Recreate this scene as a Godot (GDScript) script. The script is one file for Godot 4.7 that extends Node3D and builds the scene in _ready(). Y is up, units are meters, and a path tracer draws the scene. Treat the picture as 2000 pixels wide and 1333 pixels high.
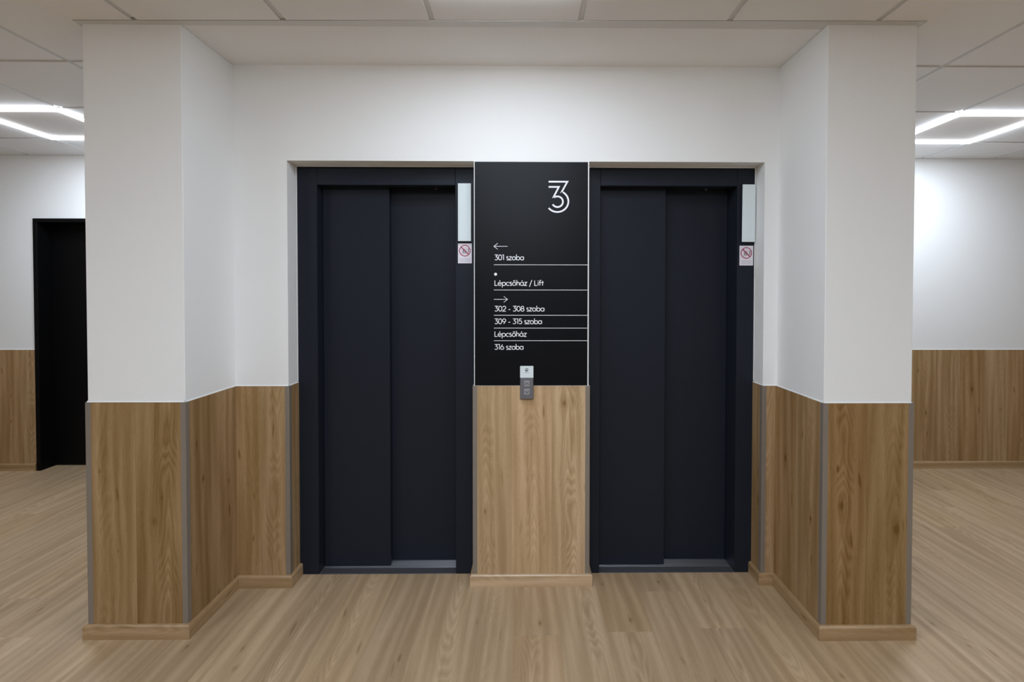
extends Node3D
# A third-floor lift lobby: two black lift doors in a white alcove with oak wainscot, piers left and right, corridors beyond.
# Units are metres, y up; z = 0 is the alcove wall, the camera stands at z = 2.44 and looks towards -z.

const CEIL := 2.545        # face of the ceiling tiles
const GRID_X := -2.0582    # one line of the ceiling grid
const GRID_Z := 0.6259
const CELL := 0.6005
const WOOD := 0.988        # top of the wainscot
const BASE := 0.06         # height of the baseboards
const FAR := -1.6272       # the far wall
const PLANK := 0.2
const LONG := 1.5
const PIER_L := [-1.6955, -1.294, 0.3589]   # outer x, inner x, front z
const PIER_R := [1.7272, 1.360, 0.3919]
const LIFT_L := [-1.036, -0.934, -0.236, -0.131]   # frame left, opening left, opening right, frame right
const LIFT_R := [0.431, 0.5015, 1.2005, 1.2915]
const LIFT_TOP := 2.0848
const LIFT_HEAD := 1.9895
const LIFT_Z := -0.10
const LAMP_COLOR := Color(0.885, 0.938, 1.0)
const LAMPS := [Vector2(0.0441, 0.9262), Vector2(-2.9584, -0.8754), Vector2(3.0466, -0.8754), Vector2(0.0441, 2.7277), Vector2(-2.9584, 2.7277), Vector2(3.0466, 2.7277), Vector2(0.0441, 4.5292)]  # the last four are unseen, added to fill the lobby with light

var M := {}
var used := {}
var rng := RandomNumberGenerator.new()


func _ready() -> void:
	rng.seed = 31
	# --- camera -------------------------------------------------------------------------------------------------------
	var cam := Camera3D.new()
	cam.name = "camera"
	add_child(cam)
	cam.transform = Transform3D(Basis(Vector3(0.999944, 0.0011, 0.01048), Vector3(-0.000912, 0.999839, -0.01791), Vector3(-0.010498, 0.017899, 0.999785)).orthonormalized(), Vector3(0.1248, 1.4427, 2.4454))
	var near := 0.05
	cam.set_frustum(near * 1333.0 / 976.05, Vector2(-38.19, -75.98) * near / 976.05, near, 60.0)
	cam.current = true
	# --- environment, exposure ------------------------------------------------------------------------------------------
	var env := Environment.new()
	env.background_mode = Environment.BG_COLOR
	env.background_color = Color(0, 0, 0)
	env.tonemap_mode = Environment.TONE_MAPPER_LINEAR
	env.tonemap_exposure = 1.41
	env.sdfgi_enabled = true
	env.ssao_enabled = true
	env.ssil_enabled = true
	var we := WorldEnvironment.new()
	we.name = "environment"
	we.environment = env
	add_child(we)
	# --- scene ----------------------------------------------------------------------------------------------------------
	make_materials()
	build_floor()
	build_ceiling()
	build_walls()
	build_baseboards()
	build_far_door()
	build_lift("left", LIFT_L, -0.5875)
	build_lift("right", LIFT_R, 0.8545)
	build_sign()
	build_call_panel()
	build_indicator(Vector3(-0.1868, 1.8502, LIFT_Z), "bright white glass indicator panel on the frame of the left lift", 0.0)
	build_indicator(Vector3(1.2528, 1.8495, LIFT_Z), "white glass indicator panel on the frame of the right lift, close to the white reveal", 0.35)
	build_sticker(Vector3(-0.1874, 1.6447, LIFT_Z), "small white sticker with red prohibition ring on the left lift's frame")
	build_sticker(Vector3(1.2482, 1.636, LIFT_Z), "small white sticker with red prohibition ring on the right lift's frame")
	var where := ["before the lifts", "of the left corridor", "of the right corridor", "over the viewer, unseen added fill", "behind the viewer on the left, unseen added fill", "behind the viewer on the right, unseen added fill", "far behind the viewer, unseen added fill"]
	for k in LAMPS.size():
		build_lamp(LAMPS[k], "glowing white square ring on the ceiling " + where[k], [0.275, 0.41, 0.42, 0.76, 0.56, 0.46, 0.76][k])


# ================================================================ helpers ==============================================
func numbered(called: String) -> String:
	var n: int = used.get(called, 0)
	used[called] = n + 1
	return called if n == 0 else "%s_%03d" % [called, n]

func tag(o: Node, label: String, category: String, group := "", kind := "") -> void:
	o.set_meta("label", label)
	o.set_meta("category", category)
	if group != "":
		o.set_meta("group", group)
	if kind != "":
		o.set_meta("kind", kind)

func thing(called: String, at: Vector3, label: String, category: String, group := "", kind := "") -> Node3D:
	var o := Node3D.new()
	o.name = numbered(called)
	o.position = at
	add_child(o, true)
	tag(o, label, category, group, kind)
	return o

func part(called: String, mesh: Mesh, mat: Material, parent: Node3D, at := Vector3.ZERO, basis := Basis.IDENTITY) -> MeshInstance3D:
	var o := MeshInstance3D.new()
	o.name = called
	o.mesh = mesh
	o.material_override = mat
	o.transform = Transform3D(basis, at)
	parent.add_child(o, true)
	return o

func begin() -> SurfaceTool:
	var st := SurfaceTool.new()
	st.begin(Mesh.PRIMITIVE_TRIANGLES)
	return st

func quad(st: SurfaceTool, a: Vector3, b: Vector3, c: Vector3, d: Vector3, n: Vector3, uv := PackedVector2Array()) -> void:
	var v := [a, b, c, d]
	var t := uv if uv.size() == 4 else PackedVector2Array([Vector2(0, 0), Vector2(1, 0), Vector2(1, 1), Vector2(0, 1)])
	var order := [0, 1, 2, 0, 2, 3]
	if (b - a).cross(c - a).dot(n) > 0.0:
		order = [0, 2, 1, 0, 3, 2]
	for k in order:
		st.set_normal(n)
		st.set_uv(t[k])
		st.add_vertex(v[k])

func tri(st: SurfaceTool, a: Vector3, b: Vector3, c: Vector3, n: Vector3) -> void:
	var v := [a, b, c]
	if (b - a).cross(c - a).dot(n) > 0.0:
		v = [a, c, b]
	for p in v:
		st.set_normal(n)
		st.set_uv(Vector2.ZERO)
		st.add_vertex(p)

# a box from lo to hi with all its edges chamfered by c
func box(st: SurfaceTool, lo: Vector3, hi: Vector3, c := 0.0) -> void:
	var m := (lo + hi) / 2.0
	var h := (hi - lo) / 2.0
	c = minf(c, minf(h.x, minf(h.y, h.z)) * 0.9)
	for ax in 3:
		var u := (ax + 1) % 3
		var w := (ax + 2) % 3
		for s in [-1.0, 1.0]:
			var n := Vector3.ZERO
			n[ax] = s
			var p := []
			for q in [[-1, -1], [1, -1], [1, 1], [-1, 1]]:
				var v := Vector3.ZERO
				v[ax] = s * h[ax]
				v[u] = q[0] * (h[u] - c)
				v[w] = q[1] * (h[w] - c)
				p.append(m + v)
			quad(st, p[0], p[1], p[2], p[3], n)
			if c > 0.0:
				# chamfer between faces ax and u
				for s2 in [-1.0, 1.0]:
					var n2 := Vector3.ZERO
					n2[ax] = s
					n2[u] = s2
					var e := []
					for q in [[0, -1], [0, 1], [1, 1], [1, -1]]:
						var v := Vector3.ZERO
						v[ax] = s * (h[ax] - (c if q[0] else 0.0))
						v[u] = s2 * (h[u] - (0.0 if q[0] else c))
						v[w] = q[1] * (h[w] - c)
						e.append(m + v)
					quad(st, e[0], e[1], e[2], e[3], n2.normalized())
	if c > 0.0:
		for sx in [-1.0, 1.0]:
			for sy in [-1.0, 1.0]:
				for sz in [-1.0, 1.0]:
					var s := Vector3(sx, sy, sz)
					tri(st, m + s * (h - Vector3(0, c, c)), m + s * (h - Vector3(c, 0, c)), m + s * (h - Vector3(c, c, 0)), s.normalized())

func boxmesh(lo: Vector3, hi: Vector3, c := 0.0) -> ArrayMesh:
	var st := begin()
	box(st, lo, hi, c)
	return st.commit()

func disc(st: SurfaceTool, at: Vector3, r: float, n: int) -> void:
	for k in n:
		var a := TAU * k / n
		var b := TAU * (k + 1) / n
		tri(st, at, at + Vector3(cos(a), sin(a), 0) * r, at + Vector3(cos(b), sin(b), 0) * r, Vector3.BACK)

# a short round peg with its axis along z
func peg(st: SurfaceTool, at: Vector3, r: float, deep: float, n: int) -> void:
	disc(st, at + Vector3(0, 0, deep), r * 0.9, n)
	for k in n:
		var a := TAU * k / n
		var b := TAU * (k + 1) / n
		var p := Vector3(cos(a), sin(a), 0)
		var q := Vector3(cos(b), sin(b), 0)
		quad(st, at + p * r, at + q * r, at + q * r * 0.9 + Vector3(0, 0, deep), at + p * r * 0.9 + Vector3(0, 0, deep), ((p + q) * 0.5 + Vector3(0, 0, 0.1)).normalized())

# a plank whose face looks to +z, w wide and h long, cut from board number d of an oak sheet; fu, fv: where on the board it starts
func plank(w: float, h: float, t: float, d: int, fu := 0.0, fv := 0.0, mirror := false) -> ArrayMesh:
	var st := begin()
	var c := 0.0003
	var u0 := (d % 8) / 8.0 + 0.002
	var v0 := (d / 8) / 2.0 + 0.002
	var m := func(x: float, y: float) -> Vector2:
		var fx := clampf(fu + x / PLANK, 0.0, 1.0)
		var fy := clampf(fv + (h - y) / LONG, 0.0, 1.0)
		return Vector2(u0 + (1.0 - fx if mirror else fx) * 0.121, v0 + fy * 0.496)
	var f := func(a: Vector3, b: Vector3, cc: Vector3, dd: Vector3, n: Vector3) -> void:
		quad(st, a, b, cc, dd, n, PackedVector2Array([m.call(a.x, a.y), m.call(b.x, b.y), m.call(cc.x, cc.y), m.call(dd.x, dd.y)]))
	var a0 := [Vector3(c, c, 0), Vector3(w - c, c, 0), Vector3(w - c, h - c, 0), Vector3(c, h - c, 0)]
	var a1 := [Vector3(0, 0, -c), Vector3(w, 0, -c), Vector3(w, h, -c), Vector3(0, h, -c)]
	var a2 := [Vector3(0, 0, -t), Vector3(w, 0, -t), Vector3(w, h, -t), Vector3(0, h, -t)]
	var ns := [Vector3.DOWN, Vector3.RIGHT, Vector3.UP, Vector3.LEFT]
	f.call(a0[0], a0[1], a0[2], a0[3], Vector3.BACK)
	for k in 4:
		var l := (k + 1) % 4
		f.call(a0[k], a0[l], a1[l], a1[k], (ns[k] + Vector3.BACK).normalized())
		f.call(a1[k], a1[l], a2[l], a2[k], ns[k])
	return st.commit()


# ================================================================ materials ============================================
func plain(c: Color, rough: float, metal := 0.0, spec := 0.5) -> StandardMaterial3D:
	var m := StandardMaterial3D.new()
	m.albedo_color = c
	m.roughness = rough
	m.metallic = metal
	m.metallic_specular = spec
	return m

func fine_bump(m: StandardMaterial3D, freq: float, scale: float, strength: float, seed_: int) -> void:
	var n := FastNoiseLite.new()
	n.noise_type = FastNoiseLite.TYPE_SIMPLEX_SMOOTH
	n.frequency = freq
	n.seed = seed_
	var t := NoiseTexture2D.new()
	t.width = 256
	t.height = 256
	t.seamless = true
	t.as_normal_map = true
	t.bump_strength = 2.0
	t.noise = n
	m.normal_enabled = true
	m.normal_texture = t
	m.normal_scale = strength
	m.uv1_triplanar = true
	m.uv1_world_triplanar = true
	m.uv1_scale = Vector3.ONE * scale

# Sixteen oak boards of 0.2 x 1.22 m on one sheet, eight across and two down.
func oak(seed_: int, boards: Array, light: Color, dark: Color, tone_shift: float, crisp: float) -> ImageTexture:
	var grain := FastNoiseLite.new()
	grain.noise_type = FastNoiseLite.TYPE_SIMPLEX_SMOOTH
	grain.frequency = 1.0
	grain.fractal_type = FastNoiseLite.FRACTAL_NONE
	grain.seed = seed_
	var bytes := PackedByteArray()
	bytes.resize(1024 * 2048 * 3)
	for d in 16:
		var b: Dictionary = boards[d] if d < boards.size() else {}
		var r := RandomNumberGenerator.new()
		r.seed = seed_ * 100 + d
		var knots: Array = b.get("knots", [])
		if not b.has("knots"):
			for k in r.randi_range(0, 3):
				knots.append([r.randf_range(0.03, 0.17), r.randf_range(0.05, 1.45), r.randf_range(0.004, 0.009), r.randf_range(0.3, 0.75)])
		var figure: float = b.get("figure", r.randf_range(0.0, 0.5))
		var fx: float = b.get("at", r.randf_range(0.05, 0.15))
		var slant: float = r.randf_range(-0.012, 0.012)
		var tone: float = b.get("tone", r.randf_range(-0.10, 0.10) + tone_shift)
		var cracks := []
		for k in r.randi_range(1, 3):
			cracks.append([r.randf_range(0.02, 0.18), r.randf_range(0.1, 1.4), r.randf_range(0.02, 0.06), r.randf_range(-0.12, 0.12), r.randf_range(0.25, 0.6)])
		var up: float = 1.0 if r.randf() < 0.5 else -1.0
		var off: float = d * 37.3
		for j in 1024:
			var y := j / 1024.0 * LONG
			var wander := 0.007 * grain.get_noise_2d(y * 1.4, off) + slant * y
			var row := ((d / 8) * 1024 + j) * 1024 + (d % 8) * 128
			for i in 128:
				var x := i / 640.0
				var x2 := x + wander + 0.0022 * grain.get_noise_2d(x * 22.0 + off, y * 7.0)
				var spot := 0.0
				for k in knots:
					var ex: float = x - k[0]
					var ey: float = y - k[1]
					var rr: float = k[2]
					if absf(ey) < 0.22:
						var fall := exp(-ey * ey / (rr * rr * 40.0 + 0.0006))
						x2 -= signf(ex) * rr * 1.5 * exp(-absf(ex) / (rr * 3.0)) * fall
						spot += k[3] * (0.75 * exp(-(ex * ex + ey * ey * 0.35) / (rr * rr)) + 0.3 * exp(-(ex * ex * 0.3 + ey * ey * 0.02) / (rr * rr)))
				for k in cracks:
					var cy: float = (y - k[1]) / k[2]
					if absf(cy) < 1.0:
						var cx: float = (x2 - k[0] - k[3] * (y - k[1])) / (0.0014 + 0.0032 * (1.0 - cy * cy))
						spot += k[4] * exp(-cx * cx) * (1.0 - cy * cy)
				var fine := grain.get_noise_2d(x2 * 520.0 + off, y * 9.0)
				var mid := grain.get_noise_2d(x2 * 110.0 - off, y * 2.2)
				var broad := grain.get_noise_2d(x2 * 24.0 + off * 2.0, y * 1.0 + off)
				var pore := maxf(0.0, grain.get_noise_2d(x2 * 800.0, y * 34.0 + off) - 0.45)
				var t := 0.46 + tone + crisp * (0.072 * fine + 0.085 * mid + 0.45 * pore) + 0.22 * broad
				if figure > 0.02:
					var q: float = (x2 - fx) / 0.022
					q *= q
					var ring := sin(TAU * (up * y * 9.0 + q * 0.55 + 0.9 * broad + 1.3 * grain.get_noise_2d(off, y * 3.0)))
					t += figure * 0.28 * exp(-q * 0.22) * (ring * ring * ring * 0.6 + ring * 0.4)
				t = clampf(t + spot, 0.0, 1.35)
				var at := (row + i) * 3
				bytes[at] = int(clampf(lerpf(light.r, dark.r, t), 0.0, 1.0) * 255.0)
				bytes[at + 1] = int(clampf(lerpf(light.g, dark.g, t), 0.0, 1.0) * 255.0)
				bytes[at + 2] = int(clampf(lerpf(light.b, dark.b, t), 0.0, 1.0) * 255.0)
	return ImageTexture.create_from_image(Image.create_from_data(1024, 2048, false, Image.FORMAT_RGB8, bytes))

func make_materials() -> void:
	M.white = plain(Color(0.93, 0.93, 0.925), 0.75, 0.0, 0.35)
	fine_bump(M.white, 0.05, 5.0, 0.05, 5)
	M.bead = plain(Color(0.93, 0.93, 0.92), 0.45)
	M.tile = plain(Color(0.93, 0.93, 0.93), 0.95, 0.0, 0.2)
	M.bar = plain(Color(0.84, 0.84, 0.83), 0.55)
	M.black = plain(Color(0.12, 0.138, 0.172), 0.42, 0.0, 0.28)
	fine_bump(M.black, 0.06, 14.0, 0.10, 9)
	M.sign = plain(Color(0.03, 0.04, 0.06), 0.38, 0.0, 0.28)
	M.print = plain(Color(0.93, 0.93, 0.94), 0.5)
	M.far_black = plain(Color(0.035, 0.035, 0.04), 0.5, 0.0, 0.25)
	M.profile = plain(Color(0.53, 0.495, 0.455), 0.45, 0.2)
	M.steel = plain(Color(0.68, 0.69, 0.72), 0.36, 1.0)
	M.plate = plain(Color(0.5, 0.5, 0.52), 0.55, 0.9)
	M.glass = plain(Color(0.87, 0.91, 0.92), 0.08)
	M.housing = plain(Color(0.06, 0.065, 0.075), 0.35)
	M.grey = plain(Color(0.47, 0.47, 0.50), 0.42, 0.6)
	M.button = plain(Color(0.62, 0.64, 0.68), 0.35, 0.6)
	M.ink = plain(Color(0.10, 0.11, 0.13), 0.6)
	M.sub = plain(Color(0.30, 0.24, 0.18), 0.9)
	M.glow = plain(Color(0.95, 0.95, 0.95), 0.5)
	M.glow.emission_enabled = true
	M.glow.emission = Color(0.97, 0.98, 1.0)
	M.glow.emission_energy_multiplier = 8.0
	var wall_boards := [  # board variety, plus uneven light put into the tones: piers darker, centre paler
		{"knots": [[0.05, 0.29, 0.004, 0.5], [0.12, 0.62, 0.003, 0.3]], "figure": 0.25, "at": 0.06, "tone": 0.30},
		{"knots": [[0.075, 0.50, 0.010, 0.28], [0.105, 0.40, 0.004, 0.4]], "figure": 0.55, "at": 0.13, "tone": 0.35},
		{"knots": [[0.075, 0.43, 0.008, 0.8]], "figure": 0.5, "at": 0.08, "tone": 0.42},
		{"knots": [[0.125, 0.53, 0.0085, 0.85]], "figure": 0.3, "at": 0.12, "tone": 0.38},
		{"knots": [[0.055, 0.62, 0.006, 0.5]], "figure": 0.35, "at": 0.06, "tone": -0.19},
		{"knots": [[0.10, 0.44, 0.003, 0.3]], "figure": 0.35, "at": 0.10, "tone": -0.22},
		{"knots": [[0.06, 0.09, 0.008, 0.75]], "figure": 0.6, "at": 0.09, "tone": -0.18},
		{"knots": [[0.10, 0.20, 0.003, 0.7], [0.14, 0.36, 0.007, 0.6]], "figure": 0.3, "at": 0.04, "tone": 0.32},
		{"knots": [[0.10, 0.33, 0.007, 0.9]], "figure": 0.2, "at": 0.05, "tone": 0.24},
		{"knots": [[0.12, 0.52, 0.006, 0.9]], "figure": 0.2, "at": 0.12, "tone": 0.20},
	]
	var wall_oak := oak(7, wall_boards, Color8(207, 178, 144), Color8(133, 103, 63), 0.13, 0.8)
	var floor_oak := oak(23, [], Color8(206, 181, 149), Color8(143, 117, 86), 0.0, 0.6)
	M.base = plain(Color(1, 1, 1), 0.34, 0.0, 0.6)
	M.base.albedo_texture = wall_oak
	M.wood = []
	M.floor = []
	for k in 3:
		var w := plain([Color(1, 1, 1), Color(0.965, 0.96, 0.95), Color(1.0, 0.985, 0.96)][k], 0.5, 0.0, 0.4)
		w.albedo_texture = wall_oak
		M.wood.append(w)
		var f := plain([Color(1, 1, 1), Color(0.975, 0.975, 0.98), Color(0.99, 0.98, 0.965)][k], 0.48, 0.0, 0.45)
		f.albedo_texture = floor_oak
		M.floor.append(f)


# ================================================================ floor ================================================
func build_floor() -> void:
	var fl := thing("floor", Vector3.ZERO, "pale oak plank floor running from the lifts towards the viewer", "floor", "", "structure")
	part("subfloor", boxmesh(Vector3(-6.6, -0.14, -2.2), Vector3(6.6, -0.0052, 7.2)), M.sub, fl)
	var flat := Basis(Vector3.RIGHT, -PI / 2.0)
	var rest := {0: begin(), 1: begin(), 2: begin()}
	var any := {}
	var x := -6.33
	var col := 0
	while x < 6.3:
		var z := 7.0
		var first := fmod(0.37 * col * 1.618 + 0.21 * (col % 3), 1.0) * LONG
		var top := -2.0
		var z0 := top
		var z1 := top + maxf(0.25, first)
		while z0 < z:
			var d := rng.randi_range(0, 15)
			var mk := rng.randi_range(0, 2)
			var fm := rng.randf() < 0.5
			var h := minf(z1, z) - z0 - 0.0001
			var mesh := plank(PLANK - 0.0001, h, 0.005, d, 0.0, 0.0 if h > 1.0 else rng.randf_range(0.0, 1.0 - h / LONG), fm)
			var at := Vector3(x, 0.0, z0 + h)
			# near enough to be told apart: a part of its own
			var inside := x > -1.7 and x + PLANK < 1.73 and z1 < -0.05
			if z0 < 2.7 and absf(x + 0.1) < 4.75 and not inside:
				part("plank", mesh, M.floor[mk], fl, at, flat)
			elif not inside:
				rest[mk].append_from(mesh, 0, Transform3D(flat, at))
				any[mk] = true
			z0 = z1
			z1 += LONG
		x += PLANK
		col += 1
	for mk in any:
		var o := part("outer_planks", rest[mk].commit(), M.floor[mk], fl)
		o.set_meta("kind", "stuff")


# ================================================================ ceiling ==============================================
# what is left of a rectangle (x0, z0, x1, z1) when the lift core is cut out of it
func cut(r: Array, core: Array) -> Array:
	if r[2] <= core[0] or r[0] >= core[2] or r[3] <= core[1] or r[1] >= core[3]:
		return [r]
	var out := []
	if r[0] < core[0]:
		out.append([r[0], r[1], core[0], r[3]])
	if r[2] > core[2]:
		out.append([core[2], r[1], r[2], r[3]])
	if r[3] > core[3]:
		out.append([maxf(r[0], core[0]), core[3], minf(r[2], core[2]), r[3]])
	return out

# where the tiles stop before the lift core: the edge runs a little askew
func edge_z(x: float) -> float:
	return 0.385 + 0.0105 * (x + 1.7)

# an upright prism over a four-cornered plan
func prism(st: SurfaceTool, p: Array, y0: float, y1: float) -> void:
	var mid := Vector3.ZERO
	for q in p:
		mid += Vector3(q.x, y0, q.y) / 4.0
	quad(st, Vector3(p[0].x, y0, p[0].y), Vector3(p[1].x, y0, p[1].y), Vector3(p[2].x, y0, p[2].y), Vector3(p[3].x, y0, p[3].y), Vector3.DOWN)
	quad(st, Vector3(p[0].x, y1, p[0].y), Vector3(p[1].x, y1, p[1].y), Vector3(p[2].x, y1, p[2].y), Vector3(p[3].x, y1, p[3].y), Vector3.UP)
	for k in 4:
		var a: Vector2 = p[k]
		var b: Vector2 = p[(k + 1) % 4]
		var n := Vector3(b.y - a.y, 0, a.x - b.x).normalized()
		if n.dot(Vector3((a.x + b.x) / 2.0, y0, (a.y + b.y) / 2.0) - mid) < 0.0:
			n = -n
		quad(st, Vector3(a.x, y0, a.y), Vector3(b.x, y0, b.y), Vector3(b.x, y1, b.y), Vector3(a.x, y1, a.y), n)

func build_ceiling() -> void:
	var ce := thing("ceiling", Vector3.ZERO, "white suspended ceiling of square tiles with a plain soffit before the lifts", "ceiling", "", "structure")
	part("slab", boxmesh(Vector3(-6.6, 2.62, -2.2), Vector3(6.6, 2.76, 7.2)), M.tile, ce)
	var core := [-1.7095, -3.0, 1.7415, 0.3985]
	var up := CEIL + 0.007
	var lo_i := -7
	var hi_i := 14
	for i in range(lo_i, hi_i):
		for j in range(-4, 11):
			var x0 := GRID_X + i * CELL
			var z0 := GRID_Z + (j - 0) * CELL
			var st := begin()
			var n := 0
			var r := [maxf(x0 + 0.012, -6.29), maxf(z0 + 0.012, FAR + 0.012), minf(x0 + CELL - 0.012, 6.29), minf(z0 + CELL - 0.012, 6.88)]
			if r[2] - r[0] < 0.03 or r[3] - r[1] < 0.03:
				continue
			for q in cut(r, [core[0] - 0.004, core[1], core[2] + 0.004, core[3] + 0.004]):
				if q[2] - q[0] > 0.01 and q[3] - q[1] > 0.01:
					if absf(q[1] - core[3] - 0.004) < 0.0005:
						prism(st, [Vector2(q[0], edge_z(q[0]) + 0.004), Vector2(q[2], edge_z(q[2]) + 0.004), Vector2(q[2], q[3]), Vector2(q[0], q[3])], CEIL, up + 0.012)
					else:
						box(st, Vector3(q[0], CEIL, q[1]), Vector3(q[2], up + 0.012, q[3]), 0.0012)
					n += 1
			if n:
				part("ceiling_tile", st.commit(), M.tile, ce)
	# the exposed grid: bars along z, then bars along x
	for i in range(lo_i, hi_i + 1):
		var x0 := GRID_X + i * CELL
		if absf(x0) > 6.29:
			continue
		var from: float = core[3] if x0 > core[0] and x0 < core[2] else FAR
		part("grid_bar", boxmesh(Vector3(x0 - 0.0125, up, from), Vector3(x0 + 0.0125, up + 0.004, 6.88)), M.bar, ce)
	for j in range(-3, 11):
		var z0 := GRID_Z + j * CELL
		for s in ([[-6.29, core[0]], [core[2], 6.29]] if z0 < core[3] else [[-6.29, 6.29]]):
			part("grid_bar", boxmesh(Vector3(s[0], up - 0.0004, z0 - 0.0125), Vector3(s[1], up + 0.0045, z0 + 0.0125)), M.bar, ce)
	# plain soffit of the alcove, the angle that edges the tiles round the core, and the angle along the far wall
	part("soffit", boxmesh(Vector3(-1.3, CEIL + 0.0005, 0.0), Vector3(1.366, 2.62, 0.362)), M.white, ce)
	var et := begin()
	prism(et, [Vector2(core[0], 0.355), Vector2(core[2], 0.355), Vector2(core[2], edge_z(core[2])), Vector2(core[0], edge_z(core[0]))], CEIL - 0.001, up + 0.006)
	part("edge_trim", et.commit(), M.bar, ce)
	part("edge_trim", boxmesh(Vector3(core[0], CEIL - 0.001, FAR), Vector3(-1.69, up + 0.006, 0.355), 0.0006), M.bar, ce)
	part("edge_trim", boxmesh(Vector3(1.722, CEIL - 0.001, FAR), Vector3(core[2], up + 0.006, 0.355), 0.0006), M.bar, ce)
	part("edge_trim", boxmesh(Vector3(-6.3, CEIL + 0.001, FAR), Vector3(core[0], up + 0.006, FAR + 0.02)), M.bar, ce)
	part("edge_trim", boxmesh(Vector3(core[2], CEIL + 0.001, FAR), Vector3(6.3, up + 0.006, FAR + 0.02)), M.bar, ce)


# ================================================================ walls ================================================
# A run of wainscot along a wall: from a (on the plaster, at the floor) in direction along, facing out; planks of the given widths.
func wainscot(wall: Node3D, a: Vector3, along: Vector3, out: Vector3, widths: Array, boards: Array, top := WOOD, deep := 0.0055, bead := true) -> void:
	var basis := Basis(along, Vector3.UP, out)
	var run := 0.0
	for k in widths.size():
		var w: float = widths[k]
		var b: Array = boards[k] if k < boards.size() else [rng.randi_range(8, 15), 0.0]
		var left := 0.0003 if k else 0.0
		part("wainscot_plank", plank(w - left, top - 0.001, deep - 0.0005, b[0], b[1], 0.0 if k < boards.size() else rng.randf_range(0.0, 0.18), b.size() > 2), M.wood[b[0] % 3], wall, a + along * (run + left) + out * deep + Vector3(0, 0.0005, 0), basis)
		run += w
	if not bead:
		return
	# white bead of sealant on top
	var st := begin()
	var h := 0.006
	var p := [Vector3(0, top, 0.0), Vector3(0, top, deep), Vector3(0, top + 0.0015, deep), Vector3(0, top + h, 0.001)]
	var r := Vector3(run, 0, 0)
	quad(st, p[1], p[1] + r, p[2] + r, p[2], Vector3.BACK)
	quad(st, p[2], p[2] + r, p[3] + r, p[3], Vector3(0, deep, h).normalized())
	quad(st, p[0], p[0] + r, p[1] + r, p[1], Vector3.DOWN)
	part("sealant_bead", st.commit(), M.bead, wall, a, basis)

# an L-shaped corner profile on an outer corner at (x, z); sx, sz point out of the two faces
func corner(wall: Node3D, x: float, z: float, sx: float, sz: float, top := WOOD) -> void:
	var st := begin()
	var leg := 0.022
	var o := 0.0062
	var xo := x + sx * o
	var zo := z + sz * o
	var xi := x - sx * (leg - o)
	var zi := z - sz * (leg - o)
	box(st, Vector3(minf(xo, xi), BASE - 0.01, minf(zo, z + sz * 0.0055)), Vector3(maxf(xo, xi), top, maxf(zo, z + sz * 0.0055)), 0.0004)
	box(st, Vector3(minf(xo, x + sx * 0.0055), BASE - 0.01, minf(zo, zi)), Vector3(maxf(xo, x + sx * 0.0055), top, maxf(zo, zi)), 0.0004)
	part("corner_profile", st.commit(), M.profile, wall)

func split(total: float, first := PLANK) -> Array:
	var out := []
	var left := total
	var w := minf(first, total)
	while left > 0.001:
		w = minf(w, left)
		if left - w < 0.03:
			w = left
		out.append(w)
		left -= w
		w = PLANK
	return out

func wall_body(called: String, label: String, boxes: Array) -> MeshInstance3D:
	var st := begin()
	for b in boxes:
		box(st, b[0], b[1], b[2] if b.size() > 2 else 0.0)
	var o := MeshInstance3D.new()
	o.name = called
	o.mesh = st.commit()
	o.material_override = M.white
	add_child(o)
	tag(o, label, "wall", "", "structure")
	return o

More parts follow.
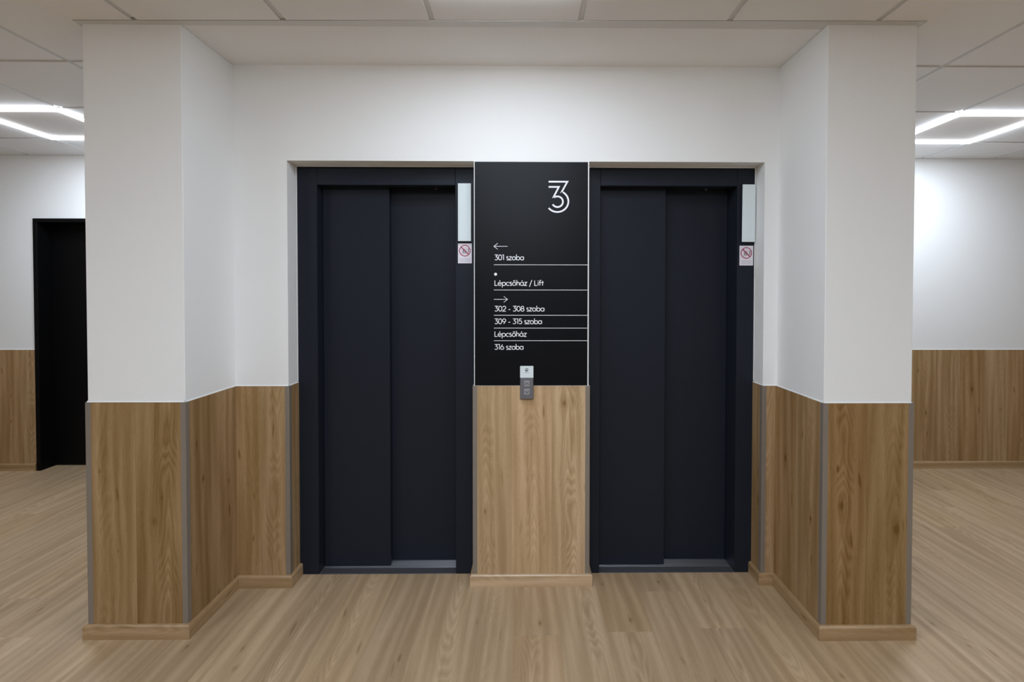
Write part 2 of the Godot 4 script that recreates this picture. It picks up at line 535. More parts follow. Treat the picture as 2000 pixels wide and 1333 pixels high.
func build_walls() -> void:
	var R := Vector3.RIGHT
	var L := Vector3.LEFT
	var F := Vector3.BACK      # towards the viewer
	var A := Vector3.FORWARD   # away from the viewer
	var top := 2.619
	# left pier and the side of the core behind it
	var w := wall_body("wall_left_pier", "white pier with oak wainscot left of the lifts, standing out from the alcove", [[Vector3(PIER_L[0], 0, FAR), Vector3(PIER_L[1], CEIL, PIER_L[2]), 0.0015]])
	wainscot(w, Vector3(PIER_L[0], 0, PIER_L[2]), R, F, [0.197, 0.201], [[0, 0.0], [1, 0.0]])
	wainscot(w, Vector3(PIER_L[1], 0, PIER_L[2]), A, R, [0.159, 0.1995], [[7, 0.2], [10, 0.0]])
	wainscot(w, Vector3(PIER_L[0], 0, FAR + 0.02), F, L, split(PIER_L[2] - FAR - 0.02), [])
	corner(w, PIER_L[0], PIER_L[2], -1, 1)
	corner(w, PIER_L[1], PIER_L[2], 1, 1)
	# right pier
	w = wall_body("wall_right_pier", "white pier with knotty oak wainscot right of the lifts", [[Vector3(PIER_R[1], 0, FAR), Vector3(PIER_R[0], CEIL, PIER_R[2]), 0.0015]])
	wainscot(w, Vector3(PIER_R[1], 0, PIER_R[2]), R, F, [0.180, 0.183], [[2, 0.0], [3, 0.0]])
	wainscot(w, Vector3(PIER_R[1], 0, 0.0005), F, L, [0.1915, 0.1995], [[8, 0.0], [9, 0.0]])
	wainscot(w, Vector3(PIER_R[0], 0, PIER_R[2]), A, R, split(PIER_R[2] - FAR - 0.02), [])
	corner(w, PIER_R[1], PIER_R[2], -1, 1)
	corner(w, PIER_R[0], PIER_R[2], 1, 1)
	# alcove wall round the two recesses of the lifts
	var back := -0.0895
	w = wall_body("wall_alcove_left", "narrow white alcove wall with oak wainscot left of the left lift", [[Vector3(PIER_L[1], 0, back), Vector3(LIFT_L[0], LIFT_TOP, 0), 0.0]])
	wainscot(w, Vector3(PIER_L[1] + 0.006, 0, 0), R, F, [0.118, LIFT_L[0] - PIER_L[1] - 0.124], [[11, 0.2], [12, 0.1]])
	wainscot(w, Vector3(LIFT_L[0], 0, 0), A, R, [-LIFT_Z - 0.001], [[13, 0.3]])
	corner(w, LIFT_L[0], 0, 1, 1)
	w = wall_body("wall_between_lifts", "wall between the two lifts, oak below the black directory sign", [[Vector3(LIFT_L[3], 0, back), Vector3(LIFT_R[0], LIFT_TOP, 0), 0.0]])
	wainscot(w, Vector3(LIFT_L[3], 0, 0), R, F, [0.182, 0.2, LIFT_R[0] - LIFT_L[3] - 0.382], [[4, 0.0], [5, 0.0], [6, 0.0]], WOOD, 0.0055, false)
	corner(w, LIFT_L[3], 0, -1, 1)
	corner(w, LIFT_R[0], 0, 1, 1)
	wainscot(w, Vector3(LIFT_L[3], 0, LIFT_Z + 0.001), F, L, [-LIFT_Z - 0.001], [[14, 0.2]])
	wainscot(w, Vector3(LIFT_R[0], 0, 0), A, R, [-LIFT_Z - 0.001], [[15, 0.2]])
	w = wall_body("wall_alcove_right", "narrow white alcove wall with oak wainscot right of the right lift", [[Vector3(LIFT_R[3], 0, back), Vector3(PIER_R[1], LIFT_TOP, 0), 0.0]])
	wainscot(w, Vector3(LIFT_R[3], 0, 0), R, F, [PIER_R[1] - LIFT_R[3] - 0.006], [[12, 0.4]])
	wainscot(w, Vector3(LIFT_R[3], 0, LIFT_Z + 0.001), F, L, [-LIFT_Z - 0.001], [[10, 0.3]])
	corner(w, LIFT_R[3], 0, -1, 1)
	w = wall_body("wall_above_lifts", "white alcove wall above both lifts and the directory sign", [[Vector3(PIER_L[1], LIFT_TOP, back), Vector3(PIER_R[1], top, 0), 0.0]])
	# beads of sealant where the lift frames meet the reveals
	for q in [LIFT_L, LIFT_R]:
		var st := begin()
		var z0 := LIFT_Z
		box(st, Vector3(q[0], WOOD + 0.007, z0), Vector3(q[0] + 0.004, LIFT_TOP - 0.004, z0 + 0.0105), 0.0015)
		box(st, Vector3(q[3] - 0.004, WOOD + 0.007, z0), Vector3(q[3], LIFT_TOP - 0.004, z0 + 0.0105), 0.0015)
		box(st, Vector3(q[0], LIFT_TOP - 0.005, z0), Vector3(q[3], LIFT_TOP, z0 + 0.0105), 0.0015)
		var o := MeshInstance3D.new()
		o.name = "trim_1" if q == LIFT_L else "trim_2"
		o.mesh = st.commit()
		o.material_override = M.bead
		add_child(o)
		tag(o, "thin white sealant bead round the frame of the %s lift" % ("left" if q == LIFT_L else "right"), "trim", "", "structure")
	# far wall, with the opening of the black door on the left
	var ft := 0.981
	w = wall_body("wall_far", "white far wall with oak wainscot at the end of both corridors", [
		[Vector3(-6.5, 0, FAR - 0.35), Vector3(-3.836, top, FAR)], [Vector3(-3.836, 2.04, FAR - 0.35), Vector3(-2.936, top, FAR)], [Vector3(-2.936, 0, FAR - 0.35), Vector3(6.5, top, FAR)]])
	wainscot(w, Vector3(-6.29, 0, FAR), R, F, split(6.29 - 3.836, 0.13), [], ft)
	wainscot(w, Vector3(-2.936, 0, FAR), R, F, split(2.936 + PIER_L[0] - 0.01), [], ft)
	var rb := []
	for k in 23:
		rb.append([[9, 0.0], [13, 0.0], [8, 0.0], [15, 0.0], [11, 0.0], [14, 0.0], [2, 0.0], [12, 0.0]][k % 8])
	wainscot(w, Vector3(PIER_R[0] + 0.01, 0, FAR), R, F, split(6.29 - PIER_R[0] - 0.01, 0.16), rb, ft)
	# the walls outside the picture close the lobby
	w = wall_body("wall_left", "white wall with oak wainscot closing the lobby on the left", [[Vector3(-6.5, 0, FAR), Vector3(-6.3, top, 7.1)]])
	side_panel(w, Vector3(-6.3, 0, 6.88), A, R, 6.88 - FAR - 0.02)
	w = wall_body("wall_right", "white wall with oak wainscot closing the lobby on the right", [[Vector3(6.3, 0, FAR), Vector3(6.5, top, 7.1)]])
	side_panel(w, Vector3(6.3, 0, FAR + 0.02), F, L, 6.88 - FAR - 0.02)
	w = wall_body("wall_rear", "white wall with oak wainscot behind the viewer", [[Vector3(-6.3, 0, 6.9), Vector3(6.3, top, 7.1)]])
	side_panel(w, Vector3(6.28, 0, 6.9), L, A, 12.56)

# wainscot of a wall outside the picture: its planks joined into one part
func side_panel(w: Node3D, a: Vector3, along: Vector3, out: Vector3, length: float) -> void:
	var st := begin()
	var run := 0.0
	var basis := Basis(along, Vector3.UP, out)
	while run < length - 0.01:
		var wd := minf(PLANK, length - run)
		st.append_from(plank(wd - 0.0006, WOOD, 0.0095, rng.randi_range(0, 15), 0.0, 0.0), 0, Transform3D(basis, a + along * run + out * 0.01))
		run += wd
	var o := part("wainscot_panel", st.commit(), M.wood[0], w)
	o.set_meta("kind", "stuff")


# ================================================================ baseboards ===========================================
# A baseboard along a line of floor points (x, z): it sticks out to the right of the walking direction.
func baseboard(called: String, label: String, pts: Array, pale := -1) -> void:
	var st := begin()
	var t := 0.0195
	var n := pts.size()
	var prof := [Vector2(0.0055, 0.0), Vector2(t, 0.0), Vector2(t, BASE - 0.011), Vector2(t - 0.0013, BASE - 0.006), Vector2(t - 0.004, BASE - 0.0022), Vector2(t - 0.008, BASE), Vector2(0.006, BASE)]
	var rings := []
	for k in n:
		var p := Vector2(pts[k][0], pts[k][1])
		var d0 := (p - Vector2(pts[k - 1][0], pts[k - 1][1])).normalized() if k else Vector2.ZERO
		var d1 := (Vector2(pts[k + 1][0], pts[k + 1][1]) - p).normalized() if k < n - 1 else Vector2.ZERO
		var n0 := Vector2(-d0.y, d0.x)
		var n1 := Vector2(-d1.y, d1.x)
		var m := n0 + n1
		if k and k < n - 1:
			m = m / maxf(0.2, m.length_squared()) * 2.0 if absf(n0.dot(n1)) < 0.99 else n0
		rings.append([p, m])
	for k in n - 1:
		var a: Array = rings[k]
		var b: Array = rings[k + 1]
		var dir: Vector2 = (b[0] - a[0]).normalized()
		var out := Vector2(-dir.y, dir.x)
		var len: float = (b[0] - a[0]).length()
		var board := pale if pale >= 0 else 10 + (k * 5 + 3) % 6
		var u0 := (board % 8) / 8.0 + 0.01
		var v0 := (board / 8) / 2.0 + 0.02
		var f := minf(0.45, len / LONG * 0.5)
		var v_at := 0.0
		for i in prof.size() - 1:
			var q0: Vector2 = prof[i]
			var q1: Vector2 = prof[i + 1]
			var p0 := Vector3(a[0].x + a[1].x * q0.x, q0.y, a[0].y + a[1].y * q0.x)
			var p1 := Vector3(b[0].x + b[1].x * q0.x, q0.y, b[0].y + b[1].y * q0.x)
			var p2 := Vector3(b[0].x + b[1].x * q1.x, q1.y, b[0].y + b[1].y * q1.x)
			var p3 := Vector3(a[0].x + a[1].x * q1.x, q1.y, a[0].y + a[1].y * q1.x)
			var pn := Vector2(q1.y - q0.y, q0.x - q1.x).normalized()
			var nn := Vector3(out.x * pn.x, pn.y, out.y * pn.x)
			var dv := (q1 - q0).length() / PLANK * 0.12
			quad(st, p0, p1, p2, p3, nn, PackedVector2Array([Vector2(u0 + v_at, v0), Vector2(u0 + v_at, v0 + f), Vector2(u0 + v_at + dv, v0 + f), Vector2(u0 + v_at + dv, v0)]))
			v_at += dv
		# caps at both ends of the run
		for e in ([a] if k == 0 else []) + ([b] if k == n - 2 else []):
			var s := -1.0 if e == a else 1.0
			var c := []
			for q in prof:
				c.append(Vector3(e[0].x + e[1].x * q.x, q.y, e[0].y + e[1].y * q.x))
			for i in range(1, prof.size() - 1):
				tri(st, c[0], c[i], c[i + 1], Vector3(dir.x * s, 0, dir.y * s))
	var o := MeshInstance3D.new()
	o.name = called
	o.mesh = st.commit()
	o.material_override = M.base
	add_child(o)
	tag(o, label, "baseboard", "", "structure")

func build_baseboards() -> void:
	var lz := LIFT_Z + 0.001
	baseboard("baseboard_left_pier", "oak baseboard round the left pier and into the left lift's recess", [[PIER_L[0], FAR + 0.02], [PIER_L[0], PIER_L[2]], [PIER_L[1], PIER_L[2]], [PIER_L[1], 0.0], [LIFT_L[0], 0.0], [LIFT_L[0], lz]])
	baseboard("baseboard_centre", "short oak baseboard under the wainscot between the two lifts", [[LIFT_L[3], lz], [LIFT_L[3], 0.0], [LIFT_R[0], 0.0], [LIFT_R[0], lz]], 5)
	baseboard("baseboard_right_pier", "oak baseboard from the right lift's recess round the right pier", [[LIFT_R[3], lz], [LIFT_R[3], 0.0], [PIER_R[1], 0.0], [PIER_R[1], PIER_R[2]], [PIER_R[0], PIER_R[2]], [PIER_R[0], FAR + 0.02]])
	baseboard("baseboard_far_left", "oak baseboard on the far wall left of the black door", [[-6.28, FAR], [-3.840, FAR]])
	baseboard("baseboard_far_middle", "oak baseboard on the far wall between black door and lift core", [[-2.932, FAR], [PIER_L[0] - 0.021, FAR]])
	baseboard("baseboard_far_right", "oak baseboard on the far wall of the right corridor", [[PIER_R[0] + 0.021, FAR], [6.28, FAR]])


# ================================================================ far door =============================================
func build_far_door() -> void:
	var x0 := -3.836
	var x1 := -2.936
	var d := thing("door_1", Vector3(0, 0, 0), "plain black door in a deep black frame at the end of the left corridor", "door", "", "structure")
	var zf := FAR + 0.014
	var zb := FAR - 0.118
	for s in 2:
		var st := begin()
		if s == 0:
			box(st, Vector3(x0 + 0.0005, 0.0005, zb), Vector3(x0 + 0.034, 2.008, zf), 0.0015)
		else:
			box(st, Vector3(x1 - 0.034, 0.0005, zb), Vector3(x1 - 0.0005, 2.008, zf), 0.0015)
		part("door_jamb", st.commit(), M.far_black, d)
	part("door_head", boxmesh(Vector3(x0 + 0.0005, 2.0085, zb), Vector3(x1 - 0.0005, 2.039, zf), 0.0015), M.far_black, d)
	var leaf := part("door_leaf", boxmesh(Vector3(x0 + 0.002, 0.004, zb - 0.045), Vector3(x1 - 0.002, 2.036, zb - 0.001), 0.001), M.far_black, d)
	var st := begin()
	peg(st, Vector3(x1 - 0.09, 1.02, zb - 0.001), 0.022, 0.008, 20)
	peg(st, Vector3(x1 - 0.09, 1.02, zb + 0.006), 0.009, 0.045, 12)
	box(st, Vector3(x1 - 0.21, 1.011, zb + 0.043), Vector3(x1 - 0.081, 1.029, zb + 0.055), 0.004)
	part("door_handle", st.commit(), M.steel, leaf)


# ================================================================ lifts ================================================
func build_lift(side: String, q: Array, meet: float) -> void:
	var t := thing("elevator_door", Vector3((q[0] + q[3]) / 2.0, 0, LIFT_Z), "black two-panel lift door in a black frame, %s of the directory sign" % side, "elevator door", "lift doors")
	var o := -t.position
	var zb := LIFT_Z - 0.19
	var g := 0.0008
	part("jamb", boxmesh(Vector3(q[0] + g, 0.0005, zb), Vector3(q[1] - 0.0006, LIFT_TOP - g, LIFT_Z), 0.0012), M.black, t, o)
	part("jamb", boxmesh(Vector3(q[2] + 0.0006, 0.0005, zb), Vector3(q[3] - g, LIFT_TOP - g, LIFT_Z), 0.0012), M.black, t, o)
	part("header", boxmesh(Vector3(q[1] + 0.0004, LIFT_HEAD, LIFT_Z - 0.052), Vector3(q[2] - 0.0004, LIFT_TOP - g, LIFT_Z - 0.0008), 0.0014), M.black, t, o)
	# fast panel in front on the left, slow panel behind it on the right
	part("door_panel", boxmesh(Vector3(q[1] + 0.001, 0.006, LIFT_Z - 0.098), Vector3(meet, 2.045, LIFT_Z - 0.069), 0.0018), M.black, t, o)
	var p := part("door_panel", boxmesh(Vector3(meet - 0.03, 0.006, LIFT_Z - 0.152), Vector3(q[2] - 0.001, 2.045, LIFT_Z - 0.122), 0.0018), M.black, t, o)
	var st := begin()
	peg(st, Vector3(q[2] - 0.118, 1.997, LIFT_Z - 0.122), 0.0065, 0.003, 16)
	part("key_release", st.commit(), M.steel, p)
	# sill: dark plate in front, ribbed aluminium track behind
	part("threshold_plate", boxmesh(Vector3(q[1] + 0.001, 0.0004, LIFT_Z - 0.055), Vector3(q[2] - 0.001, 0.0022, LIFT_Z), 0.0005), M.plate, t, o)
	st = begin()
	box(st, Vector3(q[1] + 0.001, 0.0002, zb), Vector3(q[2] - 0.001, 0.0016, LIFT_Z - 0.0555))
	for k in 7:
		var z := LIFT_Z - 0.0565 - k * 0.0115
		box(st, Vector3(q[1] + 0.002, 0.0016, z - 0.0065), Vector3(q[2] - 0.002, 0.0042, z), 0.0008)
	part("sill", st.commit(), M.steel, t, o)


# ================================================================ sign =================================================
# strokes: a list of lines of points, drawn as mitred ribbons t wide; each stroke lies a hair above the last
func strokes(st: SurfaceTool, lines: Array, t: float, z := 0.0) -> void:
	var lift := 0.0
	for l in lines:
		var n: int = l.size()
		var closed: bool = n > 3 and (l[0] - l[n - 1]).length() < t * 0.1
		var left := []
		var right := []
		for k in n:
			var a: Vector2 = l[k - 1] if k > 0 else (l[n - 2] if closed else l[0])
			var b: Vector2 = l[k + 1] if k < n - 1 else (l[1] if closed else l[n - 1])
			var p: Vector2 = l[k]
			var d0 := (p - a).normalized() if (p - a).length() > 1e-7 else (b - p).normalized()
			var d1 := (b - p).normalized() if (b - p).length() > 1e-7 else d0
			var m := (Vector2(-d0.y, d0.x) + Vector2(-d1.y, d1.x)).normalized()
			var f := t * 0.5 / maxf(0.35, m.dot(Vector2(-d1.y, d1.x)))
			left.append(Vector3(p.x + m.x * f, p.y + m.y * f, z + lift))
			right.append(Vector3(p.x - m.x * f, p.y - m.y * f, z + lift))
		for k in n - 1:
			quad(st, left[k], left[k + 1], right[k + 1], right[k], Vector3.BACK)
		lift += 0.00012

func arc(cx: float, cy: float, rx: float, ry: float, a0: float, a1: float, n := 16) -> Array:
	var out := []
	for k in n + 1:
		var a := deg_to_rad(lerpf(a0, a1, k / float(n)))
		out.append(Vector2(cx + rx * cos(a), cy + ry * sin(a)))
	return out

# one letter of a geometric sans, capital height 1: [width, strokes]
func glyph(c: String) -> Array:
	var X := 0.34    # half of the x-height
	match c:
		"0": return [0.66, [arc(0.33, 0.5, 0.27, 0.45, 0, 360, 24)]]
		"1": return [0.36, [[Vector2(0.04, 0.95), Vector2(0.24, 0.95), Vector2(0.24, 0.05)]]]
		"2": return [0.62, [arc(0.31, 0.69, 0.24, 0.26, 170, -35, 14) + [Vector2(0.07, 0.05), Vector2(0.57, 0.05)]]]
		"3": return [0.62, [[Vector2(0.07, 0.95), Vector2(0.52, 0.95), Vector2(0.27, 0.60)] + arc(0.29, 0.32, 0.26, 0.27, 84, -142, 16)]]
		"5": return [0.62, [[Vector2(0.52, 0.95), Vector2(0.17, 0.95), Vector2(0.11, 0.54)] + arc(0.29, 0.33, 0.26, 0.28, 118, -142, 16)]]
		"6": return [0.64, [arc(0.32, 0.32, 0.26, 0.27, 0, 360, 20), [Vector2(0.095, 0.44), Vector2(0.38, 0.95)]]]
		"8": return [0.62, [arc(0.31, 0.72, 0.205, 0.225, 0, 360, 18), arc(0.31, 0.28, 0.255, 0.235, 0, 360, 20)]]
		"9": return [0.64, [arc(0.32, 0.68, 0.26, 0.27, 0, 360, 20), [Vector2(0.545, 0.56), Vector2(0.26, 0.05)]]]
		"s": return [0.44, [arc(0.22, 0.515, 0.135, 0.145, 35, 265, 10) + arc(0.22, 0.205, 0.155, 0.165, 90, -145, 10)]]
		"z": return [0.50, [[Vector2(0.06, 0.64), Vector2(0.43, 0.64), Vector2(0.06, 0.05), Vector2(0.45, 0.05)]]]
		"o": return [0.66, [arc(0.33, X, 0.27, 0.295, 0, 360, 22)]]
		"b": return [0.68, [[Vector2(0.09, 1.04), Vector2(0.09, 0.05)], arc(0.36, X, 0.27, 0.295, 0, 360, 22)]]
		"a": return [0.68, [arc(0.32, X, 0.27, 0.295, 0, 360, 22), [Vector2(0.59, 0.64), Vector2(0.59, 0.05)]]]
		"á": return [0.68, [arc(0.32, X, 0.27, 0.295, 0, 360, 22), [Vector2(0.59, 0.64), Vector2(0.59, 0.05)], [Vector2(0.30, 0.80), Vector2(0.40, 0.97)]]]
		"L": return [0.54, [[Vector2(0.09, 0.95), Vector2(0.09, 0.05), Vector2(0.50, 0.05)]]]
		"é": return [0.64, [[Vector2(0.06, 0.35), Vector2(0.59, 0.35)] + arc(0.325, X, 0.265, 0.295, 5, 315, 18), [Vector2(0.30, 0.80), Vector2(0.40, 0.97)]]]
		"p": return [0.68, [[Vector2(0.09, 0.64), Vector2(0.09, -0.30)], arc(0.36, X, 0.27, 0.295, 0, 360, 22)]]
		"c": return [0.56, [arc(0.33, X, 0.27, 0.295, 45, 315, 16)]]
		"ő": return [0.66, [arc(0.33, X, 0.27, 0.295, 0, 360, 22), [Vector2(0.22, 0.80), Vector2(0.30, 0.97)], [Vector2(0.40, 0.80), Vector2(0.48, 0.97)]]]
		"h": return [0.58, [[Vector2(0.09, 1.04), Vector2(0.09, 0.05)], arc(0.29, 0.42, 0.20, 0.22, 180, 0, 12) + [Vector2(0.49, 0.05)]]]
		"/": return [0.50, [[Vector2(0.06, -0.18), Vector2(0.44, 1.04)]]]
		"i": return [0.22, [[Vector2(0.11, 0.64), Vector2(0.11, 0.05)], [Vector2(0.11, 0.81), Vector2(0.11, 0.94)]]]
		"f": return [0.40, [arc(0.34, 0.84, 0.16, 0.17, 75, 180, 8) + [Vector2(0.18, 0.05)], [Vector2(0.03, 0.62), Vector2(0.37, 0.62)]]]
		"t": return [0.42, [[Vector2(0.20, 0.88), Vector2(0.20, 0.05)], [Vector2(0.03, 0.62), Vector2(0.39, 0.62)]]]
		"-": return [0.44, [[Vector2(0.08, 0.34), Vector2(0.36, 0.34)]]]
	return [0.30, []]

func build_sign() -> void:
	var z := 0.003
	var t := thing("directory_sign", Vector3(0.149, 0.992, 0.0), "tall black floor directory sign with white 3 and room arrows between the lifts", "sign")
	var o := -t.position
	t.scale = Vector3(0.9967, 0.9967, 1.0)
	t.position = Vector3(0.1483, 0.9942, 0.0)
	var f := 0.0034
	part("panel", boxmesh(Vector3(-0.127, 0.9880, 0.0004), Vector3(0.4262, 2.0832, z), 0.0005), M.sign, t, o)
	# the big double-line 3; s turns the units it was measured in into metres
	var s := 0.0001878
	var P := func(x: float, y: float) -> Vector2: return Vector2(0.234 + (x - 425.0) * s, 1.9914 - (y - 318.0) * s)
	var outer := [P.call(425, 341), P.call(912, 341), P.call(762, 612)]
	var inner := [P.call(425, 477), P.call(690, 477), P.call(548, 752)]
	for k in 29:
		var a := deg_to_rad(lerpf(-62.0, 141.0, k / 28.0))
		outer.append(P.call(652 + 288 * cos(a), 852 + 275 * sin(a)))
	for k in 33:
		var a := deg_to_rad(lerpf(-128.0, 150.0, k / 32.0))
		inner.append(P.call(655 + 142 * cos(a), 860 + 138 * sin(a)))
	var st := begin()
	strokes(st, [outer, inner], 44.0 * s, f)
	part("numeral", st.commit(), M.print, t, o)
	# lines of lettering: text, baseline, left, right
	for l in [["301 szoba", 1.6032, 0.1146], ["Lépcsőház / Lift", 1.4782, 0.2115], ["302 - 308 szoba", 1.3523, 0.2153], ["309 - 315 szoba", 1.2900, 0.2035], ["Lépcsőház", 1.2279, 0.1273], ["316 szoba", 1.1641, 0.1129]]:
		var high := 0.0272
		var left := -0.0312
		var wide := 0.0
		for c in l[0]:
			wide += glyph(c)[0]
		var k: float = (l[2] - left) / (wide * high)
		var x := left
		st = begin()
		for c in l[0]:
			var g := glyph(c)
			var lines := []
			for q in g[1]:
				var w := []
				for p in q:
					w.append(Vector2(x + p.x * high * k, l[1] + p.y * high))
				lines.append(w)
			strokes(st, lines, 0.0035, f)
			x += g[0] * high * k
		part("lettering", st.commit(), M.print, t, o)
	for a in [[1.6712, -1.0], [1.4116, 1.0]]:
		var tip: float = -0.0345 if a[1] < 0.0 else 0.0345
		st = begin()
		strokes(st, [[Vector2(-0.0335, a[0]), Vector2(0.0335, a[0])], [Vector2(tip - a[1] * 0.0195, a[0] + 0.0145), Vector2(tip - a[1] * 0.001, a[0]), Vector2(tip - a[1] * 0.0195, a[0] - 0.0145)]], 0.0024, f)
		part("arrow", st.commit(), M.print, t, o)
	st = begin()
	disc(st, Vector3(-0.0251, 1.5347, f), 0.0072, 24)
	part("dot", st.commit(), M.print, t, o)
	for y in [1.5810, 1.4577, 1.3335, 1.2704, 1.2085]:
		part("rule", boxmesh(Vector3(-0.0335, y - 0.00125, z), Vector3(0.4258, y + 0.00125, f)), M.print, t, o)


# ================================================================ call panel, indicators, stickers =======================
func build_call_panel() -> void:
	var t := thing("call_panel", Vector3(0.1277, 0.924, 0.0105), "narrow lift call panel with white glass top and two arrow buttons, below the directory sign", "call panel")
	var o := -t.position
	t.position += Vector3(-0.0004, 0.0010, 0.0)
	var x0 := 0.0952
	var x1 := 0.1602
	var z1 := 0.020
	part("housing", boxmesh(Vector3(x0, 0.9245, 0.0062), Vector3(x1, 1.0285, z1), 0.0025), M.grey, t, o)
	var up := part("housing_back", boxmesh(Vector3(x0 + 0.001, 1.0290, 0.0036), Vector3(x1 - 0.001, 1.0865, 0.0165), 0.001), M.housing, t, o)
	var gl := part("glass_cover", boxmesh(Vector3(x0, 1.0290, 0.0166), Vector3(x1, 1.0870, z1 + 0.001), 0.0012), M.glass, t, o)
	gl.set_meta("label", "white glass top with round dark emblem")
	up.set_meta("label", "black backing of the glass top")
	# emblem: a ring with a dark lower blot, and a line of very small print under it
	var st := begin()
	var c := Vector3(0.1272, 1.0686, z1 + 0.0013)
	for k in 28:
		var a := TAU * k / 28.0
		var b := TAU * (k + 1) / 28.0
		var p := Vector3(cos(a), sin(a), 0)
		var q := Vector3(cos(b), sin(b), 0)
		quad(st, c + p * 0.0078, c + q * 0.0078, c + q * 0.0054, c + p * 0.0054, Vector3.BACK)
	disc(st, c + Vector3(-0.0006, -0.0030, 0), 0.0030, 16)
	for k in 7:
		var x := 0.1272 - 0.0105 + k * 0.0031
		quad(st, Vector3(x, 1.0545, c.z), Vector3(x + 0.0022, 1.0545, c.z), Vector3(x + 0.0022, 1.0562, c.z), Vector3(x, 1.0562, c.z), Vector3.BACK)
	part("emblem", st.commit(), M.ink, gl)
	for b in [[1.0007, 1.0], [0.9607, -1.0]]:
		var cx := 0.1280
		var bt := part("button", boxmesh(Vector3(cx - 0.0143, b[0] - 0.0143, z1 - 0.001), Vector3(cx + 0.0143, b[0] + 0.0143, z1 + 0.0022), 0.001), M.button, t, o)
		st = begin()
		strokes(st, [[Vector2(cx - 0.0085, b[0] - b[1] * 0.0045), Vector2(cx, b[0] + b[1] * 0.0045), Vector2(cx + 0.0085, b[0] - b[1] * 0.0045)]], 0.0019, z1 + 0.0025)
		part("arrow", st.commit(), M.ink, bt)

func build_indicator(at: Vector3, label: String, lean: float) -> void:
	var t := thing("indicator_panel", at, label, "indicator", "indicator panels on the lift frames")
	t.rotation.z = deg_to_rad(-lean)
	part("housing", boxmesh(Vector3(-0.0315, -0.1435, 0.0003), Vector3(0.0335, 0.1435, 0.0125), 0.001), M.housing, t)
	part("glass_cover", boxmesh(Vector3(-0.0335, -0.1455, 0.0126), Vector3(0.0325, 0.1455, 0.0175), 0.0012), M.glass, t)

# the print of the sticker: red ring with a bar over a lift car with people, and three lines of small print
func sticker_print() -> ImageTexture:
	var w := 140
	var h := 202
	var im := Image.create(w, h, false, Image.FORMAT_RGB8)
	im.fill(Color8(226, 220, 228))
	var c := Vector2(70, 74)
	for y in h:
		for x in w:
			var p := Vector2(x + 0.5, y + 0.5)
			var d := p - c
			var r := d.length()
			if r < 58.0:
				im.set_pixel(x, y, Color8(236, 226, 234))
			# lift car and two figures
			var dark := false
			if absf(d.x + 6.0) < 26.0 and absf(d.y) < 32.0 and (absf(d.x + 6.0) > 23.0 or absf(d.y) > 29.0):
				dark = true
			for q in [-16.0, 2.0]:
				if (d - Vector2(q, -14.0)).length() < 5.5 or (absf(d.x - q) < 6.0 - maxf(0.0, d.y - 8.0) * 0.1 and d.y > -7.0 and d.y < 26.0):
					dark = true
			if absf(d.x - 36.0) < 5.0 and absf(d.y + 3.0) < 22.0:
				dark = true
			if dark:
				im.set_pixel(x, y, Color8(96, 92, 100))
			if (r > 49.0 and r < 58.0) or (r < 54.0 and absf(d.x - d.y) / sqrt(2.0) < 5.0):
				im.set_pixel(x, y, Color8(150, 40, 70))
	for k in 3:
		var y0 := 154 + k * 13
		var x := 14 + (k % 2) * 6
		var r := RandomNumberGenerator.new()
		r.seed = 40 + k
		while x < 124 - (k % 2) * 6:
			var n := r.randi_range(3, 8)
			im.fill_rect(Rect2i(x, y0, n, 4), Color8(148, 152, 166))
			x += n + 2
	return ImageTexture.create_from_image(im)

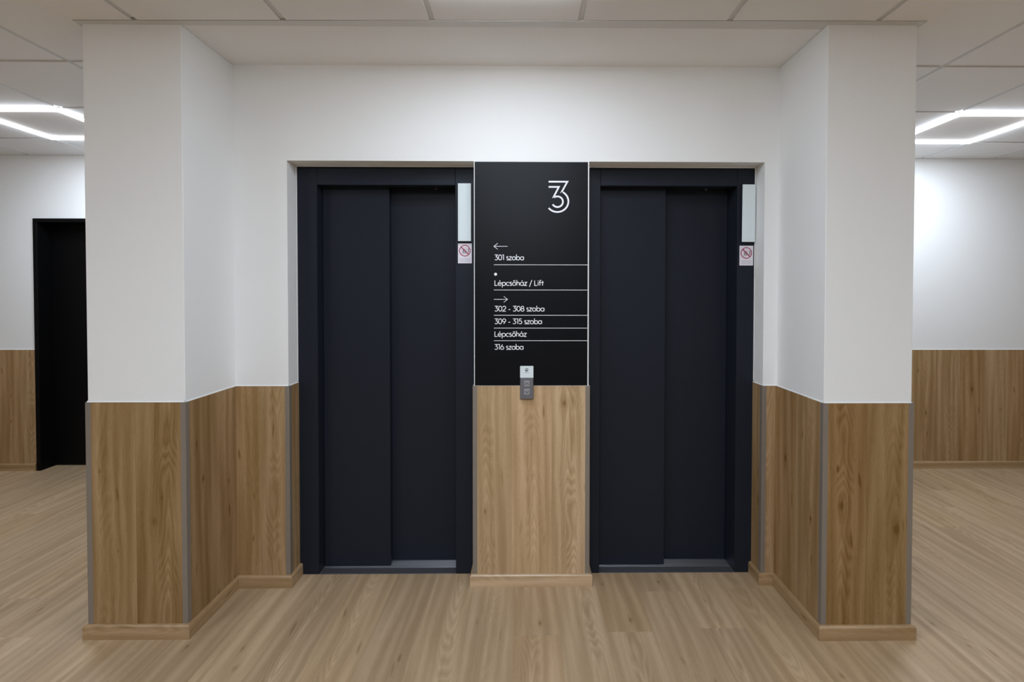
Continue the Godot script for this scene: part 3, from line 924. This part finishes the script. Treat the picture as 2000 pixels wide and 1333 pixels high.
func build_sticker(at: Vector3, label: String) -> void:
	if not M.has("sticker"):
		var m := plain(Color(1, 1, 1), 0.4)
		m.albedo_texture = sticker_print()
		M.sticker = m
	var t := thing("prohibition_sticker", at, label, "sticker", "stickers on the lift frames")
	var st := begin()
	var x := 0.035
	var y := 0.0505
	quad(st, Vector3(-x, y, 0.0009), Vector3(x, y, 0.0009), Vector3(x, -y, 0.0009), Vector3(-x, -y, 0.0009), Vector3.BACK)
	part("printed_face", st.commit(), M.sticker, t)
	part("backing", boxmesh(Vector3(-x, -y, 0.0002), Vector3(x, y, 0.0008)), M.print, t)


# ================================================================ lamps ================================================
func build_lamp(at: Vector2, label: String, energy: float) -> void:
	var t := thing("ceiling_light", Vector3(at.x, CEIL, at.y), label, "ceiling light", "square ring lights on the ceiling")
	var h := 0.287
	var w := 0.017
	var y0 := -0.016
	var st := begin()
	for s in [-1.0, 1.0]:
		box(st, Vector3(-h, y0, s * (h - w / 2.0) - w / 2.0), Vector3(h, -0.0012, s * (h - w / 2.0) + w / 2.0), 0.002)
		box(st, Vector3(s * (h - w / 2.0) - w / 2.0, y0, -h + w), Vector3(s * (h - w / 2.0) + w / 2.0, -0.0012, h - w), 0.002)
	part("diffuser", st.commit(), M.glow, t)
	st = begin()
	for s in [-1.0, 1.0]:
		box(st, Vector3(-h, -0.0012, s * (h - w / 2.0) - w / 2.0), Vector3(h, -0.0004, s * (h - w / 2.0) + w / 2.0))
		box(st, Vector3(s * (h - w / 2.0) - w / 2.0, -0.0012, -h + w), Vector3(s * (h - w / 2.0) + w / 2.0, -0.0004, h - w))
	part("housing", st.commit(), M.bar, t)
	for k in 8:
		# four strips under the ring, four along its outer sides
		var l := AreaLight3D.new()
		var down := k < 4
		l.name = "strip_light"
		l.area_size = Vector2(2.0 * h - w, w * 0.8 if down else 0.012)
		l.light_color = LAMP_COLOR
		l.light_energy = energy if down else energy * 0.10
		l.shadow_enabled = true
		l.set("area_range", 16.0)
		var out := Vector3(sin(k * PI / 2.0), 0, cos(k * PI / 2.0))
		if down:
			l.transform = Transform3D(Basis(Vector3.UP, k * PI / 2.0) * Basis(Vector3.RIGHT, -PI / 2.0), out * (h - w / 2.0) + Vector3(0, y0 - 0.003, 0))
		else:
			l.transform = Transform3D(Basis(Vector3.UP, k * PI / 2.0) * Basis(Vector3.UP, PI), out * (h + 0.003) + Vector3(0, y0 * 0.6, 0))
		t.add_child(l, true)
